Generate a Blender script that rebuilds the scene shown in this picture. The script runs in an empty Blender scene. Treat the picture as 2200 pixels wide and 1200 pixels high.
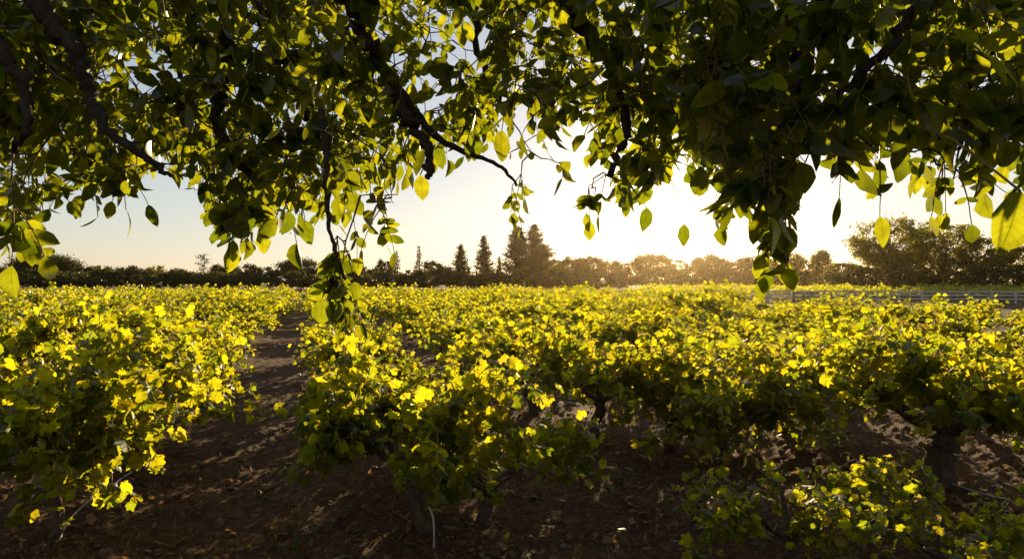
import bpy, math, random
import numpy as np
from mathutils import Vector, Matrix, noise as mnoise

# ------------------------------------------------------------------ camera, sky, sun, exposure
F = 1571.0            # focal length in pixels of the 2200 px wide photograph
H = 1.95              # eye height
SUN_AZ = math.radians(12.7)   # to the right of the viewing direction (+Y)
SUN_EL = math.radians(8.6)
SUNV = Vector((math.sin(SUN_AZ)*math.cos(SUN_EL), math.cos(SUN_AZ)*math.cos(SUN_EL), math.sin(SUN_EL)))

sc = bpy.context.scene
C = sc.collection
cam = bpy.data.cameras.new('camera'); co = bpy.data.objects.new('camera', cam); C.objects.link(co)
co.location = (0, 0, H); co.rotation_euler = (math.radians(90), 0, 0)
cam.sensor_width = 36; cam.lens = 36*F/2200; cam.clip_start = 0.05; cam.clip_end = 9000
sc.camera = co

w = bpy.data.worlds.new('World'); sc.world = w; w.use_nodes = True
nt = w.node_tree; N = nt.nodes; L = nt.links; N.clear()
out = N.new('ShaderNodeOutputWorld'); bg = N.new('ShaderNodeBackground'); sky = N.new('ShaderNodeTexSky')
sky.sky_type = 'NISHITA'; sky.sun_disc = False; sky.sun_elevation = SUN_EL; sky.sun_rotation = SUN_AZ
sky.altitude = 50; sky.air_density = 1.0; sky.dust_density = 0.25; sky.ozone_density = 1.5
bg.inputs['Strength'].default_value = 0.051
# the bright aureole of the sun in the air round its disc
tc = N.new('ShaderNodeTexCoord'); nrm = N.new('ShaderNodeVectorMath'); nrm.operation = 'NORMALIZE'
dot = N.new('ShaderNodeVectorMath'); dot.operation = 'DOT_PRODUCT'; dot.inputs[1].default_value = Vector((355, 1571, 148)).normalized()
L.new(tc.outputs['Generated'], nrm.inputs[0]); L.new(nrm.outputs[0], dot.inputs[0])
def math_node(op, a, b=None):
    n = N.new('ShaderNodeMath'); n.operation = op
    for i, v in enumerate((a, b)):
        if v is None: continue
        if isinstance(v, (int, float)): n.inputs[i].default_value = v
        else: L.new(v, n.inputs[i])
    return n.outputs[0]
cl = math_node('MINIMUM', dot.outputs['Value'], 0.9999999)
ang = math_node('ARCCOSINE', cl)
def glow(scale, amp):
    return math_node('MULTIPLY', math_node('EXPONENT', math_node('MULTIPLY', ang, -1.0/math.radians(scale))), amp)
g = math_node('ADD', math_node('ADD', glow(0.6, 220.0), glow(2.0, 16.0)), glow(6.0, .8))
em = N.new('ShaderNodeVectorMath'); em.operation = 'SCALE'; em.inputs[0].default_value = (1.0, 0.86, 0.68)
L.new(g, em.inputs['Scale'])
ad = N.new('ShaderNodeVectorMath'); ad.operation = 'ADD'
hs = N.new('ShaderNodeHueSaturation'); hs.inputs['Saturation'].default_value = .85; L.new(sky.outputs[0], hs.inputs['Color'])
tint = N.new('ShaderNodeVectorMath'); tint.operation = 'MULTIPLY'; tint.inputs[1].default_value = (2.44, 2.34, 2.40); gm = N.new('ShaderNodeGamma'); gm.inputs['Gamma'].default_value = .60; L.new(hs.outputs[0], gm.inputs[0]); L.new(gm.outputs[0], tint.inputs[0])
L.new(tint.outputs[0], ad.inputs[0]); L.new(em.outputs[0], ad.inputs[1])
L.new(ad.outputs[0], bg.inputs['Color']); L.new(bg.outputs[0], out.inputs[0])

sl = bpy.data.lights.new('sun', 'SUN'); so = bpy.data.objects.new('sun', sl); C.objects.link(so)
sl.energy = 5.0; sl.angle = math.radians(0.5); sl.color = (1.0, 0.76, 0.42)
so.rotation_euler = SUNV.to_track_quat('Z', 'Y').to_euler(); so.location = (20, 80, 30)

sc.view_settings.view_transform = 'Standard'; sc.view_settings.look = 'None'
sc.view_settings.exposure = 1.08; sc.view_settings.gamma = 1.0
cy = sc.cycles
cy.max_bounces = 5; cy.diffuse_bounces = 3; cy.glossy_bounces = 2; cy.transmission_bounces = 3
cy.transparent_max_bounces = 4; cy.volume_bounces = 0; cy.use_denoising = True
cy.sample_clamp_indirect = 6.0
cy.caustics_reflective = False; cy.caustics_refractive = False

# ------------------------------------------------------------------ helpers
def at(px, py, Y):
    return Vector(((px-1100)/F*Y, Y, H-(py-600)/F*Y))
def proj(p):
    y = max(p[1], 0.05)
    return 1100+p[0]/y*F, 600-(p[2]-H)/y*F

class MB:
    """collects triangle arrays and links them as ONE mesh object"""
    def __init__(s): s.v = []; s.f = []; s.u = []; s.n = 0
    def add(s, v, f, uv=None):
        v = np.asarray(v, np.float32); f = np.asarray(f, np.int32)
        s.v.append(v); s.f.append(f+s.n); s.n += len(v)
        s.u.append(np.zeros((len(v), 2), np.float32) if uv is None else np.asarray(uv, np.float32))
    def arrays(s): return np.concatenate(s.v), np.concatenate(s.f), np.concatenate(s.u)
    def mesh(s, name, mat, smooth=True):
        v, f, u = s.arrays()
        me = bpy.data.meshes.new(name)
        me.vertices.add(len(v)); me.vertices.foreach_set('co', v.ravel())
        me.loops.add(len(f)*3); me.loops.foreach_set('vertex_index', f.ravel())
        me.polygons.add(len(f)); me.polygons.foreach_set('loop_start', np.arange(0, len(f)*3, 3, dtype=np.int32))
        me.polygons.foreach_set('use_smooth', np.full(len(f), smooth))
        uvl = me.uv_layers.new(name='UVMap'); uvl.data.foreach_set('uv', u[f.ravel()].ravel())
        me.materials.append(mat); me.update(); return me
    def build(s, name, mat, parent=None, smooth=True):
        o = bpy.data.objects.new(name, s.mesh(name, mat, smooth)); C.objects.link(o)
        if parent: o.parent = parent
        return o

def tag(o, label=None, cat=None, group=None, kind=None):
    if label: o['label'] = label
    if cat: o['category'] = cat
    if group: o['group'] = group
    if kind: o['kind'] = kind
    return o
def empty(name, loc=(0, 0, 0), rz=0):
    o = bpy.data.objects.new(name, None); C.objects.link(o); o.location = loc; o.rotation_euler = (0, 0, rz)
    o.empty_display_size = 0.2; return o

def tube(pts, rad, sides=6, rough=0.0, rng=None):
    P = np.array([tuple(p) for p in pts], float); n = len(P)
    R = np.full(n, rad, float) if np.isscalar(rad) else np.asarray(rad, float)
    T = np.gradient(P, axis=0); T /= np.linalg.norm(T, axis=1)[:, None]+1e-9
    a = np.cross(T, np.array([0.31, 0.17, 0.93])); a /= np.linalg.norm(a, axis=1)[:, None]+1e-9
    b = np.cross(T, a)
    th = np.linspace(0, 2*math.pi, sides, endpoint=False)
    r = R[:, None]*np.ones((1, sides))
    if rough and rng is not None: r = r*(1+rough*rng.standard_normal((n, sides)))
    V = P[:, None, :]+r[..., None]*(np.cos(th)[None, :, None]*a[:, None, :]+np.sin(th)[None, :, None]*b[:, None, :])
    V = V.reshape(-1, 3); f = []
    for i in range(n-1):
        for j in range(sides):
            k = (j+1) % sides; p, q, s, t = i*sides+j, i*sides+k, (i+1)*sides+k, (i+1)*sides+j
            f += [(p, q, s), (p, s, t)]
    V = np.vstack([V, P[:1], P[-1:]]); c0, c1 = n*sides, n*sides+1
    for j in range(sides):
        k = (j+1) % sides; f += [(c0, k, j), (c1, (n-1)*sides+j, (n-1)*sides+k)]
    return V, f

def smooth_path(pts, per=4, jit=0.0, rng=None):
    P = [np.array(tuple(p), float) for p in pts]; P = [2*P[0]-P[1]]+P+[2*P[-1]-P[-2]]; o = []
    for i in range(1, len(P)-2):
        for k in range(per):
            t = k/per; p0, p1, p2, p3 = P[i-1:i+3]
            o.append(0.5*((2*p1)+(-p0+p2)*t+(2*p0-5*p1+4*p2-p3)*t*t+(-p0+3*p1-3*p2+p3)*t**3))
    o.append(P[-2]); o = np.array(o)
    if jit: o[1:-1] += rng.normal(0, jit, (len(o)-2, 3))
    return o

def place(tmpl, pos, tip, nrm, size):
    """many copies of leaf templates: local y = towards the tip, z = normal"""
    pos = np.asarray(pos, float); tip = np.asarray(tip, float); nrm = np.asarray(nrm, float); size = np.asarray(size, float)
    nrm = nrm/(np.linalg.norm(nrm, axis=1)[:, None]+1e-9)
    y = tip-(tip*nrm).sum(1)[:, None]*nrm; y /= np.linalg.norm(y, axis=1)[:, None]+1e-9
    x = np.cross(y, nrm); M = np.stack([x, y, nrm], 1)*size[:, None, None]
    V, Fc, U = tmpl
    W = np.einsum('vk,nkc->nvc', V, M)+pos[:, None, :]
    n, m = len(pos), len(V)
    Fi = (Fc[None]+(np.arange(n)*m)[:, None, None]).reshape(-1, 3)
    return W.reshape(-1, 3), Fi, np.tile(U, (n, 1))

# ------------------------------------------------------------------ leaf templates
def grape_leaf(seed, detail):
    r = np.random.default_rng(seed)
    if detail == 2:
        o = [(-168, .50), (-150, .62), (-128, .74), (-112, .70), (-100, .80), (-88, .68), (-74, .84), (-57, .97), (-44, .84), (-31, .74),
             (-15, .88), (0, 1.06), (15, .88), (31, .74), (44, .84), (57, .97), (74, .84), (88, .68), (100, .80), (112, .70), (128, .74), (150, .62), (168, .50)]
    elif detail == 1:
        o = [(-160, .55), (-120, .75), (-90, .66), (-58, .94), (-30, .72), (0, 1.05), (30, .72), (58, .94), (90, .66), (120, .75), (160, .55)]
    else:
        o = [(-135, .62), (-62, .85), (0, 1.05), (62, .85), (135, .62)]
    v = [(0, 0, 0)]
    for a, q in o:
        q *= r.uniform(.9, 1.1); a = math.radians(a)
        x, y = math.sin(a)*q*.62, math.cos(a)*q*.62
        v.append((x, y+.12, -0.50*(x*x*1.6+y*y)+0.10*abs(x)+r.normal(0, .06)))
    f = [(0, i, i+1) for i in range(1, len(o))]
    V = np.array(v); return V, np.array(f), V[:, :2].copy()
GL2 = [grape_leaf(i, 2) for i in range(4)]; GL1 = [grape_leaf(i, 1) for i in range(3)]; GL0 = [grape_leaf(i, 0) for i in range(2)]

def oval_leaf(fold, curl, twist=0.0, segs=8, wid=.30):
    v = []; u = []; f = []
    for i in range(segs+1):
        t = i/segs
        wd = wid*(math.sin(math.pi*t**0.93))**0.80*(1+.06*math.sin(t*17+fold*40)) if 0 < t < 1 else 0.004
        z = -curl*t*t
        for s in (-1, 0, 1):
            v.append((s*wd, t, z+abs(s)*wd*fold+s*twist*t*wd)); u.append((s, t))
    for i in range(segs):
        for s in (0, 1):
            a = i*3+s; f += [(a, a+1, a+4), (a, a+4, a+3)]
    return np.array(v), np.array(f), np.array(u, float)
WL = [oval_leaf(.2, .12), oval_leaf(.4, .30, .3), oval_leaf(.05, .05), oval_leaf(.6, .40, -.3), oval_leaf(-.2, .2, .2), oval_leaf(.3, -.12, .15), oval_leaf(.15, .5, .5, wid=.25), oval_leaf(1.1, .3, .2, wid=.34), oval_leaf(.3, .2, -.5, wid=.36)]

# ------------------------------------------------------------------ materials
def leaf_mat(name, refl, trans, refl2, trans2, vein=False, rough=.42, spec=.06, gl=.12, old=None, tmix=.55):
    m = bpy.data.materials.new(name); m.use_nodes = True; nt = m.node_tree; n = nt.nodes; l = nt.links; n.clear()
    o = n.new('ShaderNodeOutputMaterial')
    geo = n.new('ShaderNodeNewGeometry')
    def ramp(a, b, c):
        r = n.new('ShaderNodeValToRGB'); r.color_ramp.elements[0].color = (*a, 1); r.color_ramp.elements[1].color = (*b, 1)
        r.color_ramp.elements[1].position = .93
        if c is not None:
            e = r.color_ramp.elements.new(.985); e.color = (*c, 1); e = r.color_ramp.elements.new(1.0); e.color = (*c, 1)
        l.new(geo.outputs['Random Per Island'], r.inputs[0]); return r.outputs[0]
    cr = ramp(refl, refl2, old and old[0]); ct = ramp(trans, trans2, old and old[1])
    # blotches over the blade
    tcn = n.new('ShaderNodeTexCoord'); ns = n.new('ShaderNodeTexNoise'); ns.inputs['Scale'].default_value = 30; ns.inputs['Detail'].default_value = 2
    l.new(tcn.outputs['Object'], ns.inputs['Vector'])
    mp = n.new('ShaderNodeMapRange'); mp.inputs['From Min'].default_value = .3; mp.inputs['From Max'].default_value = .7
    mp.inputs['To Min'].default_value = .75; mp.inputs['To Max'].default_value = 1.2
    l.new(ns.outputs[0], mp.inputs[0]); fac = mp.outputs[0]
    if vein:
        uv = n.new('ShaderNodeUVMap'); sp = n.new('ShaderNodeSeparateXYZ'); l.new(uv.outputs[0], sp.inputs[0])
        def mt(op, a, b=None):
            q = n.new('ShaderNodeMath'); q.operation = op
            for i, v in enumerate((a, b)):
                if v is None: continue
                if isinstance(v, (int, float)): q.inputs[i].default_value = v
                else: l.new(v, q.inputs[i])
            return q.outputs[0]
        au = mt('ABSOLUTE', sp.outputs[0])
        mid = mt('LESS_THAN', au, .045)
        ph = mt('FRACT', mt('MULTIPLY', mt('SUBTRACT', sp.outputs[1], mt('MULTIPLY', au, .22)), 9.0))
        side = mt('LESS_THAN', ph, .12)
        vn = mt('MAXIMUM', mid, mt('MULTIPLY', side, .55))
        fac = mt('MULTIPLY', fac, mt('SUBTRACT', 1.0, mt('MULTIPLY', vn, .38)))
    def mul(c):
        s = n.new('ShaderNodeVectorMath'); s.operation = 'SCALE'; l.new(c, s.inputs[0]); l.new(fac, s.inputs['Scale']); return s.outputs[0]
    d = n.new('ShaderNodeBsdfDiffuse'); t = n.new('ShaderNodeBsdfTranslucent'); g = n.new('ShaderNodeBsdfGlossy')
    g.inputs['Roughness'].default_value = rough; g.inputs['Color'].default_value = (1, 1, 1, 1)
    l.new(mul(cr), d.inputs[0]); l.new(mul(ct), t.inputs[0])
    mx = n.new('ShaderNodeMixShader'); mx.inputs[0].default_value = tmix; l.new(d.outputs[0], mx.inputs[1]); l.new(t.outputs[0], mx.inputs[2])
    fr = n.new('ShaderNodeLayerWeight'); fr.inputs[0].default_value = spec*3
    fm = n.new('ShaderNodeMath'); fm.operation = 'MULTIPLY'; fm.inputs[1].default_value = gl; l.new(fr.outputs['Fresnel'], fm.inputs[0])
    m2 = n.new('ShaderNodeMixShader'); l.new(fm.outputs[0], m2.inputs[0]); l.new(mx.outputs[0], m2.inputs[1]); l.new(g.outputs[0], m2.inputs[2])
    l.new(m2.outputs[0], o.inputs[0]); return m

def solid_mat(name, c1, c2, scale=20, rough=.9, bump=.5, bscale=None, stretch=None, dist=.01):
    m = bpy.data.materials.new(name); m.use_nodes = True; nt = m.node_tree; n = nt.nodes; l = nt.links
    b = n['Principled BSDF']; b.inputs['Roughness'].default_value = rough
    b.inputs['Specular IOR Level'].default_value = .25
    tcn = n.new('ShaderNodeTexCoord'); src = tcn.outputs['Object']
    if stretch:
        mpn = n.new('ShaderNodeMapping'); mpn.inputs['Scale'].default_value = stretch; l.new(src, mpn.inputs[0]); src = mpn.outputs[0]
    ns = n.new('ShaderNodeTexNoise'); ns.inputs['Scale'].default_value = scale; ns.inputs['Detail'].default_value = 6; ns.inputs['Roughness'].default_value = .65
    l.new(src, ns.inputs['Vector'])
    r = n.new('ShaderNodeValToRGB'); r.color_ramp.elements[0].color = (*c1, 1); r.color_ramp.elements[1].color = (*c2, 1)
    r.color_ramp.elements[0].position = .3; r.color_ramp.elements[1].position = .7
    l.new(ns.outputs[0], r.inputs[0]); l.new(r.outputs[0], b.inputs['Base Color'])
    if bump:
        n2 = n.new('ShaderNodeTexNoise'); n2.inputs['Scale'].default_value = bscale or scale*2; n2.inputs['Detail'].default_value = 5
        l.new(src, n2.inputs['Vector'])
        bp = n.new('ShaderNodeBump'); bp.inputs['Strength'].default_value = bump; bp.inputs['Distance'].default_value = dist
        l.new(n2.outputs[0], bp.inputs['Height']); l.new(bp.outputs[0], b.inputs['Normal'])
    return m

M_grape = leaf_mat('grape_leaf', (.020, .050, .010), (.30, .38, .010), (.045, .085, .015), (.76, .64, .012), old=((.12, .07, .025), (.42, .32, .05)), gl=.07, rough=.5, tmix=.68)
M_far = leaf_mat('far_vine_leaf', (.025, .06, .010), (.34, .40, .010), (.05, .10, .02), (.82, .72, .018), tmix=.68)
M_walnut = leaf_mat('walnut_leaf', (.014, .032, .006), (.17, .23, .006), (.03, .055, .010), (.50, .50, .012), vein=True, tmix=.55)
M_tree = leaf_mat('tree_leaf', (.022, .032, .010), (.07, .08, .02), (.04, .05, .014), (.15, .14, .03), tmix=.4, spec=.03)
M_treel = leaf_mat('light_tree_leaf', (.03, .045, .012), (.24, .24, .02), (.05, .065, .015), (.50, .44, .03), tmix=.5, spec=.03)
M_pine = leaf_mat('conifer_needles', (.02, .03, .011), (.07, .08, .02), (.035, .045, .014), (.12, .12, .03), tmix=.4, spec=.03)
M_bark = solid_mat('walnut_bark', (.022, .016, .010), (.075, .055, .036), 26, .95, .9, 60, dist=.01)
M_vbark = solid_mat('vine_bark', (.035, .022, .014), (.13, .085, .055), 30, .95, .9, 80, stretch=(1, 1, .25), dist=.012)
M_cane = solid_mat('cane', (.10, .055, .02), (.20, .15, .04), 12, .6, .2)
M_twig = solid_mat('twig', (.05, .035, .022), (.12, .085, .05), 30, .9, .4)
M_trunk = solid_mat('far_trunk', (.05, .04, .03), (.12, .10, .08), 3, .95, .3)
M_grapes = leaf_mat('green_grapes', (.12, .18, .04), (.30, .36, .05), (.16, .22, .05), (.40, .44, .06), tmix=.5, rough=.3)
M_litter = leaf_mat('dry_leaf', (.09, .055, .028), (.20, .10, .03), (.24, .16, .09), (.45, .25, .09), tmix=.35, spec=.02)
M_straw = leaf_mat('straw', (.14, .09, .04), (.20, .12, .05), (.36, .26, .13), (.45, .30, .12), tmix=.4)
M_weed = leaf_mat('weed_leaf', (.05, .09, .02), (.30, .38, .03), (.07, .12, .03), (.45, .48, .04), tmix=.55)

rows_dir = np.array([-math.sin(math.radians(15.6)), math.cos(math.radians(15.6))])   # direction along the vine rows
rows_nrm = np.array([rows_dir[1], -rows_dir[0]])
def rowpos(nn, dd): p = rows_nrm*nn+rows_dir*dd; return float(p[0]), float(p[1])

# ------------------------------------------------------------------ ground
def gz(x, y):
    r = math.hypot(x, y-3)
    if r > 70: return 0.0
    k = min(1.0, (70-r)/30)
    z = .05*mnoise.noise((x*.55, y*.55, 3.1))+.028*mnoise.noise((x*2.3, y*2.3, 7.7))
    if r < 22:
        z += .050*abs(mnoise.noise((x*7.5, y*7.5, 1.3)))+.022*mnoise.noise((x*17, y*17, 5.0))+.02*max(0, mnoise.noise((x*11, y*11, 9.0)))
    nn = x*rows_nrm[0]+y*rows_nrm[1]
    z += .045*math.cos((nn+1.77)/2.48*2*math.pi)       # a low berm under each row
    return z*k
def make_ground():
    th = np.concatenate([np.linspace(-48, 48, 620), np.linspace(52, 308, 65)])
    rr = np.concatenate([[0.0], np.geomspace(1.2, 28, 330), np.geomspace(29, 1150, 60)])
    V = []
    for r in rr:
        for t in th:
            a = math.radians(t); x, y = math.sin(a)*r, math.cos(a)*r
            V.append((x, y, gz(x, y)))
    n = len(th); f = []
    I = np.arange(len(rr)-1)[:, None]*n+np.arange(n)[None, :]; J = np.arange(len(rr)-1)[:, None]*n+((np.arange(n)+1) % n)[None, :]
    a, b, c, d = I.ravel(), J.ravel(), (J+n).ravel(), (I+n).ravel()
    f = np.concatenate([np.stack([a, c, b], 1), np.stack([a, d, c], 1)])
    m = bpy.data.materials.new('earth'); m.use_nodes = True; nt = m.node_tree; q = nt.nodes; l = nt.links
    bs = q['Principled BSDF']; bs.inputs['Roughness'].default_value = .95; bs.inputs['Specular IOR Level'].default_value = .15
    tcn = q.new('ShaderNodeTexCoord')
    def nz(s, d=6):
        k = q.new('ShaderNodeTexNoise'); k.inputs['Scale'].default_value = s; k.inputs['Detail'].default_value = d; k.inputs['Roughness'].default_value = .7
        l.new(tcn.outputs['Object'], k.inputs['Vector']); return k.outputs[0]
    r = q.new('ShaderNodeValToRGB'); e = r.color_ramp.elements
    e[0].position = .32; e[0].color = (.046, .023, .011, 1); e[1].position = .70; e[1].color = (.28, .145, .062, 1)
    k = e.new(.5); k.color = (.105, .051, .023, 1)
    mx = q.new('ShaderNodeMath'); mx.operation = 'MULTIPLY_ADD'; l.new(nz(14), mx.inputs[0]); mx.inputs[1].default_value = .6
    m3 = q.new('ShaderNodeMath'); m3.operation = 'MULTIPLY'; m3.inputs[1].default_value = .4; l.new(nz(1.1), m3.inputs[0]); l.new(m3.outputs[0], mx.inputs[2])
    l.new(mx.outputs[0], r.inputs[0]); l.new(r.outputs[0], bs.inputs['Base Color'])
    bp = q.new('ShaderNodeBump'); bp.inputs['Strength'].default_value = .9; bp.inputs['Distance'].default_value = .05; l.new(nz(36, 8), bp.inputs['Height']); l.new(bp.outputs[0], bs.inputs['Normal'])
    mb = MB(); mb.add(V, f); return tag(mb.build('ground', m), kind='structure')
make_ground()

# ------------------------------------------------------------------ grapevines
def nv(v): return v/(np.linalg.norm(v)+1e-9)
def vine_parts(seed, ncane=24, clen=(.7, 1.25), detail=2, step=.075, lat=.7, size=(.095, .165), grapes=0, xlim=(-9, 9), gap=None, lean=.12, up=.75, spread=1.0, trunk_h=.5, thick=1.0, petiole=True, zmin=.13, zmax=1.85):
    rng = np.random.default_rng(seed); tr = MB(); cn = MB(); gr = MB()
    # gnarled trunk and arms
    hx, hy = rng.normal(0, lean, 2) if np.isscalar(lean) else lean; hh = trunk_h*rng.uniform(.85, 1.15)
    tp = smooth_path([(0, 0, -.08), (hx*.1+rng.normal(0, .02), hy*.1, hh*.35), (hx*.8, hy*.6, hh*.7), (hx, hy, hh)], 4 if detail else 2, .006, rng)
    rr = np.linspace(.085, .062, len(tp))*thick*rng.uniform(.85, 1.2, len(tp))**.6; rr[-2:] *= 1.25
    s = tube(tp, rr, 10 if detail == 2 else 5, .10, rng); tr.add(*s)
    head = tp[-1]; spurs = []
    na = rng.integers(3, 6)
    for i in range(na):
        a = 2*math.pi*(i+rng.uniform(-.3, .3))/na; dr = np.array([math.cos(a), math.sin(a), rng.uniform(.2, .9)]); ln = rng.uniform(.16, .38)*spread
        p1 = head+dr*ln*.5+np.array([0, 0, -.02]); p2 = head+dr*ln+np.array([0, 0, .05])
        ap = smooth_path([head-dr*.02, p1, p2], 3, .008, rng)
        tr.add(*tube(ap, np.linspace(.048, .026, len(ap))*thick, 8 if detail == 2 else 4, .12, rng))
        spurs += [(ap[-1], a), (ap[len(ap)//2+1], a)]
    pos, tip, nr, sz = [], [], [], []
    def leafat(p, outd, sc_=1.0):
        side = nv(rng.normal(0, 1, 3)+outd*.5+np.array([0, 0, .35])); pl = rng.uniform(.04, .10)*sc_
        q = p+side*pl
        if gap and q[1] < .15 and abs(q[0]-gap[0]) < gap[1] and q[2] < gap[2]: return
        if detail == 2 and petiole: cn.add(*tube([p, p+side*pl*.5+np.array([0, 0, .006]), q], [.0022, .0017, .0014], 3))
        n_ = nv(rng.normal(0, .75, 3)+np.array([0, 0, .55])+nv(side+1e-3)*.5)
        t_ = nv(side*.9+rng.normal(0, .4, 3)+np.array([0, 0, -.45]))
        pos.append(q); tip.append(t_); nr.append(n_); sz.append(rng.uniform(*size)*sc_)
    for k in range(ncane):
        sp, a = spurs[rng.integers(len(spurs))]; a = a+rng.normal(0, .7)
        uu = rng.uniform(.15, up*1.6) if rng.random() < .80 else 2.8*up
        d = nv(np.array([math.cos(a), math.sin(a), uu])); p = np.array(sp); ln = rng.uniform(*clen)
        ns = max(3, int(ln/step)); pts = [p.copy()]; sag = rng.uniform(.02, .10)
        for i in range(ns):
            d = nv(d+np.array([0, 0, -sag*(1+i/ns)])+rng.normal(0, .07, 3)); p = p+d*step
            if p[2] > zmax: d[2] = min(d[2], -.05)
            if not xlim[0] < p[0] < xlim[1]: break
            if p[2] < zmin: p[2] = zmin; d[2] = abs(d[2])*.3
            if p[2] < zmin+.15: d[2] = max(d[2], 0)
            pts.append(p.copy())
            t = i/ns
            if i > 0:
                leafat(p, np.array([d[1], -d[0], 0])*(1 if i % 2 else -1), 1.12-.55*t**2)
                if rng.random() < lat and t < .85:
                    ld = nv(d*.4+rng.normal(0, .7, 3)+np.array([0, 0, .2])); lp = p.copy(); lpts = [lp.copy()]
                    for j in range(rng.integers(2, 4)):
                        lp = lp+ld*step*.8; ld = nv(ld+rng.normal(0, .25, 3)); lpts.append(lp.copy()); leafat(lp, ld, rng.uniform(.5, .85))
                    if detail == 2: cn.add(*tube(lpts, .0024, 3))
        cn.add(*tube(pts, np.linspace(.0055, .002, len(pts))*(1 if detail else 1.6), 5 if detail == 2 else 3))
        if detail == 2 and rng.random() < .5:        # curling tendril at the tip
            q = pts[-2]; tp_ = [q+np.array([.02*math.cos(s*.9)*s*.3+d[0]*.03*s, .02*math.sin(s*.9)*s*.3+d[1]*.03*s, d[2]*.02*s]) for s in range(6)]
            cn.add(*tube(tp_, .0012, 3))
    lf = MB(); T = {2: GL2, 1: GL1, 0: GL0}[detail]; ids = rng.integers(0, len(T), len(pos))
    pos, tip, nr, sz = map(np.array, (pos, tip, nr, sz))
    for i, t in enumerate(T):
        m_ = ids == i
        if m_.any(): lf.add(*place(t, pos[m_], tip[m_], nr[m_], sz[m_]))
    gb = []
    for k in range(grapes):
        sp, a = spurs[rng.integers(len(spurs))]; g = MB(); c = np.array(sp)+np.array([math.cos(a), math.sin(a), 0])*rng.uniform(.1, .35)+np.array([0, 0, rng.uniform(-.05, .12)])
        g.add(*tube([c+np.array([0, 0, .06]), c, c-np.array([0, 0, .1])], [.002, .003, .002], 4))
        for j in range(46):
            t = rng.random(); rad = .035*(1-t*.8)*math.sqrt(rng.random())+.004; an = rng.uniform(0, 6.28)
            g.add(*ball(c+np.array([math.cos(an)*rad, math.sin(an)*rad, -.13*t]), rng.uniform(.0055, .0075)))
        gb.append(g)
    return tr, cn, lf, gb
_ico = None
def ball(c, r, sx=(1, 1, 1)):
    global _ico
    if _ico is None:
        import bmesh
        b = bmesh.new(); bmesh.ops.create_icosphere(b, subdivisions=1, radius=1); b.verts.ensure_lookup_table()
        _ico = (np.array([v.co[:] for v in b.verts]), np.array([[v.index for v in f.verts] for f in b.faces])); b.free()
    return _ico[0]*r*np.array(sx)+np.asarray(c), _ico[1]

def make_vine(seed, **kw):
    root = empty('grapevine'); tr, cn, lf, gb = vine_parts(seed, **kw)
    tr.build('trunk', M_vbark, root); cn.build('canes', M_cane, root); lf.build('leaves', M_grape, root)
    for g in gb: g.build('grape_bunch', M_grapes, root)
    return root
def dup(root, **kw):
    r = root.copy(); C.objects.link(r)
    for ch in root.children: c = ch.copy(); C.objects.link(c); c.parent = r
    return r

G = 'grapevines planted in straight rows across the field'
def ordi(n):
    base = ['zeroth', 'first', 'second', 'third', 'fourth', 'fifth', 'sixth', 'seventh', 'eighth', 'ninth', 'tenth', 'eleventh', 'twelfth', 'thirteenth', 'fourteenth',
            'fifteenth', 'sixteenth', 'seventeenth', 'eighteenth', 'nineteenth', 'twentieth']
    if n <= 20: return base[n]
    tens = {2: 'twenty', 3: 'thirty', 4: 'forty'}[n//10]
    return tens+'-'+base[n % 10] if n % 10 else tens[:-1]+'ieth'

# the nearest vines, each built on its own
near = [  # px, py of the trunk's foot, options, label
    (120, 1172, dict(seed=11, xlim=(-3, .80), zmin=.30, zmax=1.8, grapes=8, ncane=52, clen=(.8, 1.45), lean=(-.02, 0), up=.95, trunk_h=.62, thick=.38, gap=(0, .16, .62)), 'large grapevine with thin dark trunk and green grape bunches, nearest on the left'),
    (278, 1012, dict(seed=12, xlim=(-3, 1.15), zmin=.22, grapes=3, ncane=48, clen=(.8, 1.4), lean=.08), 'grapevine with dry brown leaves overhanging the bare path, behind the thin-trunked left vine'),
    (915, 1150, dict(seed=13, xlim=(-.85, 1.5), zmin=.22, grapes=3, ncane=54, clen=(.75, 1.3), lean=(-.22, .05), trunk_h=.48, up=.8, thick=.72, gap=(-.12, .30, .55)), 'large grapevine on a crooked leaning trunk with a pale hose end at its foot'),
    (1285, 965, dict(seed=14, zmin=.42, grapes=1, ncane=38, clen=(.7, 1.2), lean=.03, trunk_h=.5, thick=.8, up=.9, gap=(0, .25, .62)), 'grapevine with a straight bare dark trunk forking low, standing mid picture'),
    (1560, 988, dict(seed=15, zmin=.13, ncane=42, clen=(.75, 1.2), lean=.05, trunk_h=.30, up=.8, gap=(0, .3, .5)), 'grapevine with a low forked dark trunk near the ground, beyond the sprawling low vine'),
    (1046, 1120, dict(seed=17, xlim=(-.45, .9), zmin=.12, zmax=.85, ncane=26, clen=(.45, .85), lean=.03, up=.3, trunk_h=.32, thick=.75), 'low bushy grapevine close at the right side of the crooked leaning vine'),
    (1445, 968, dict(seed=18, zmin=.2, ncane=30, clen=(.6, 1.1), lean=.05, trunk_h=.42, thick=.9, gap=(0, .2, .45)), 'grapevine between the straight bare trunk and the low forked trunk'),
    (2012, 1045, dict(seed=16, zmin=.34, ncane=54, clen=(.8, 1.3), lean=(.10, 0), trunk_h=.52, spread=1.7, thick=1.75, up=.7, gap=(.08, .42, .62)), 'old grapevine on a very thick black trunk with a wide right arm, far right foreground'),
]
taken = []
for px, py, kw, lab in near:
    d = H*F/(py-600); x = (px-1100)/F*d
    v = make_vine(**kw); v.location = (x, d, gz(x, d)); tag(v, lab, 'grapevine', G); taken.append((x, d))
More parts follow.
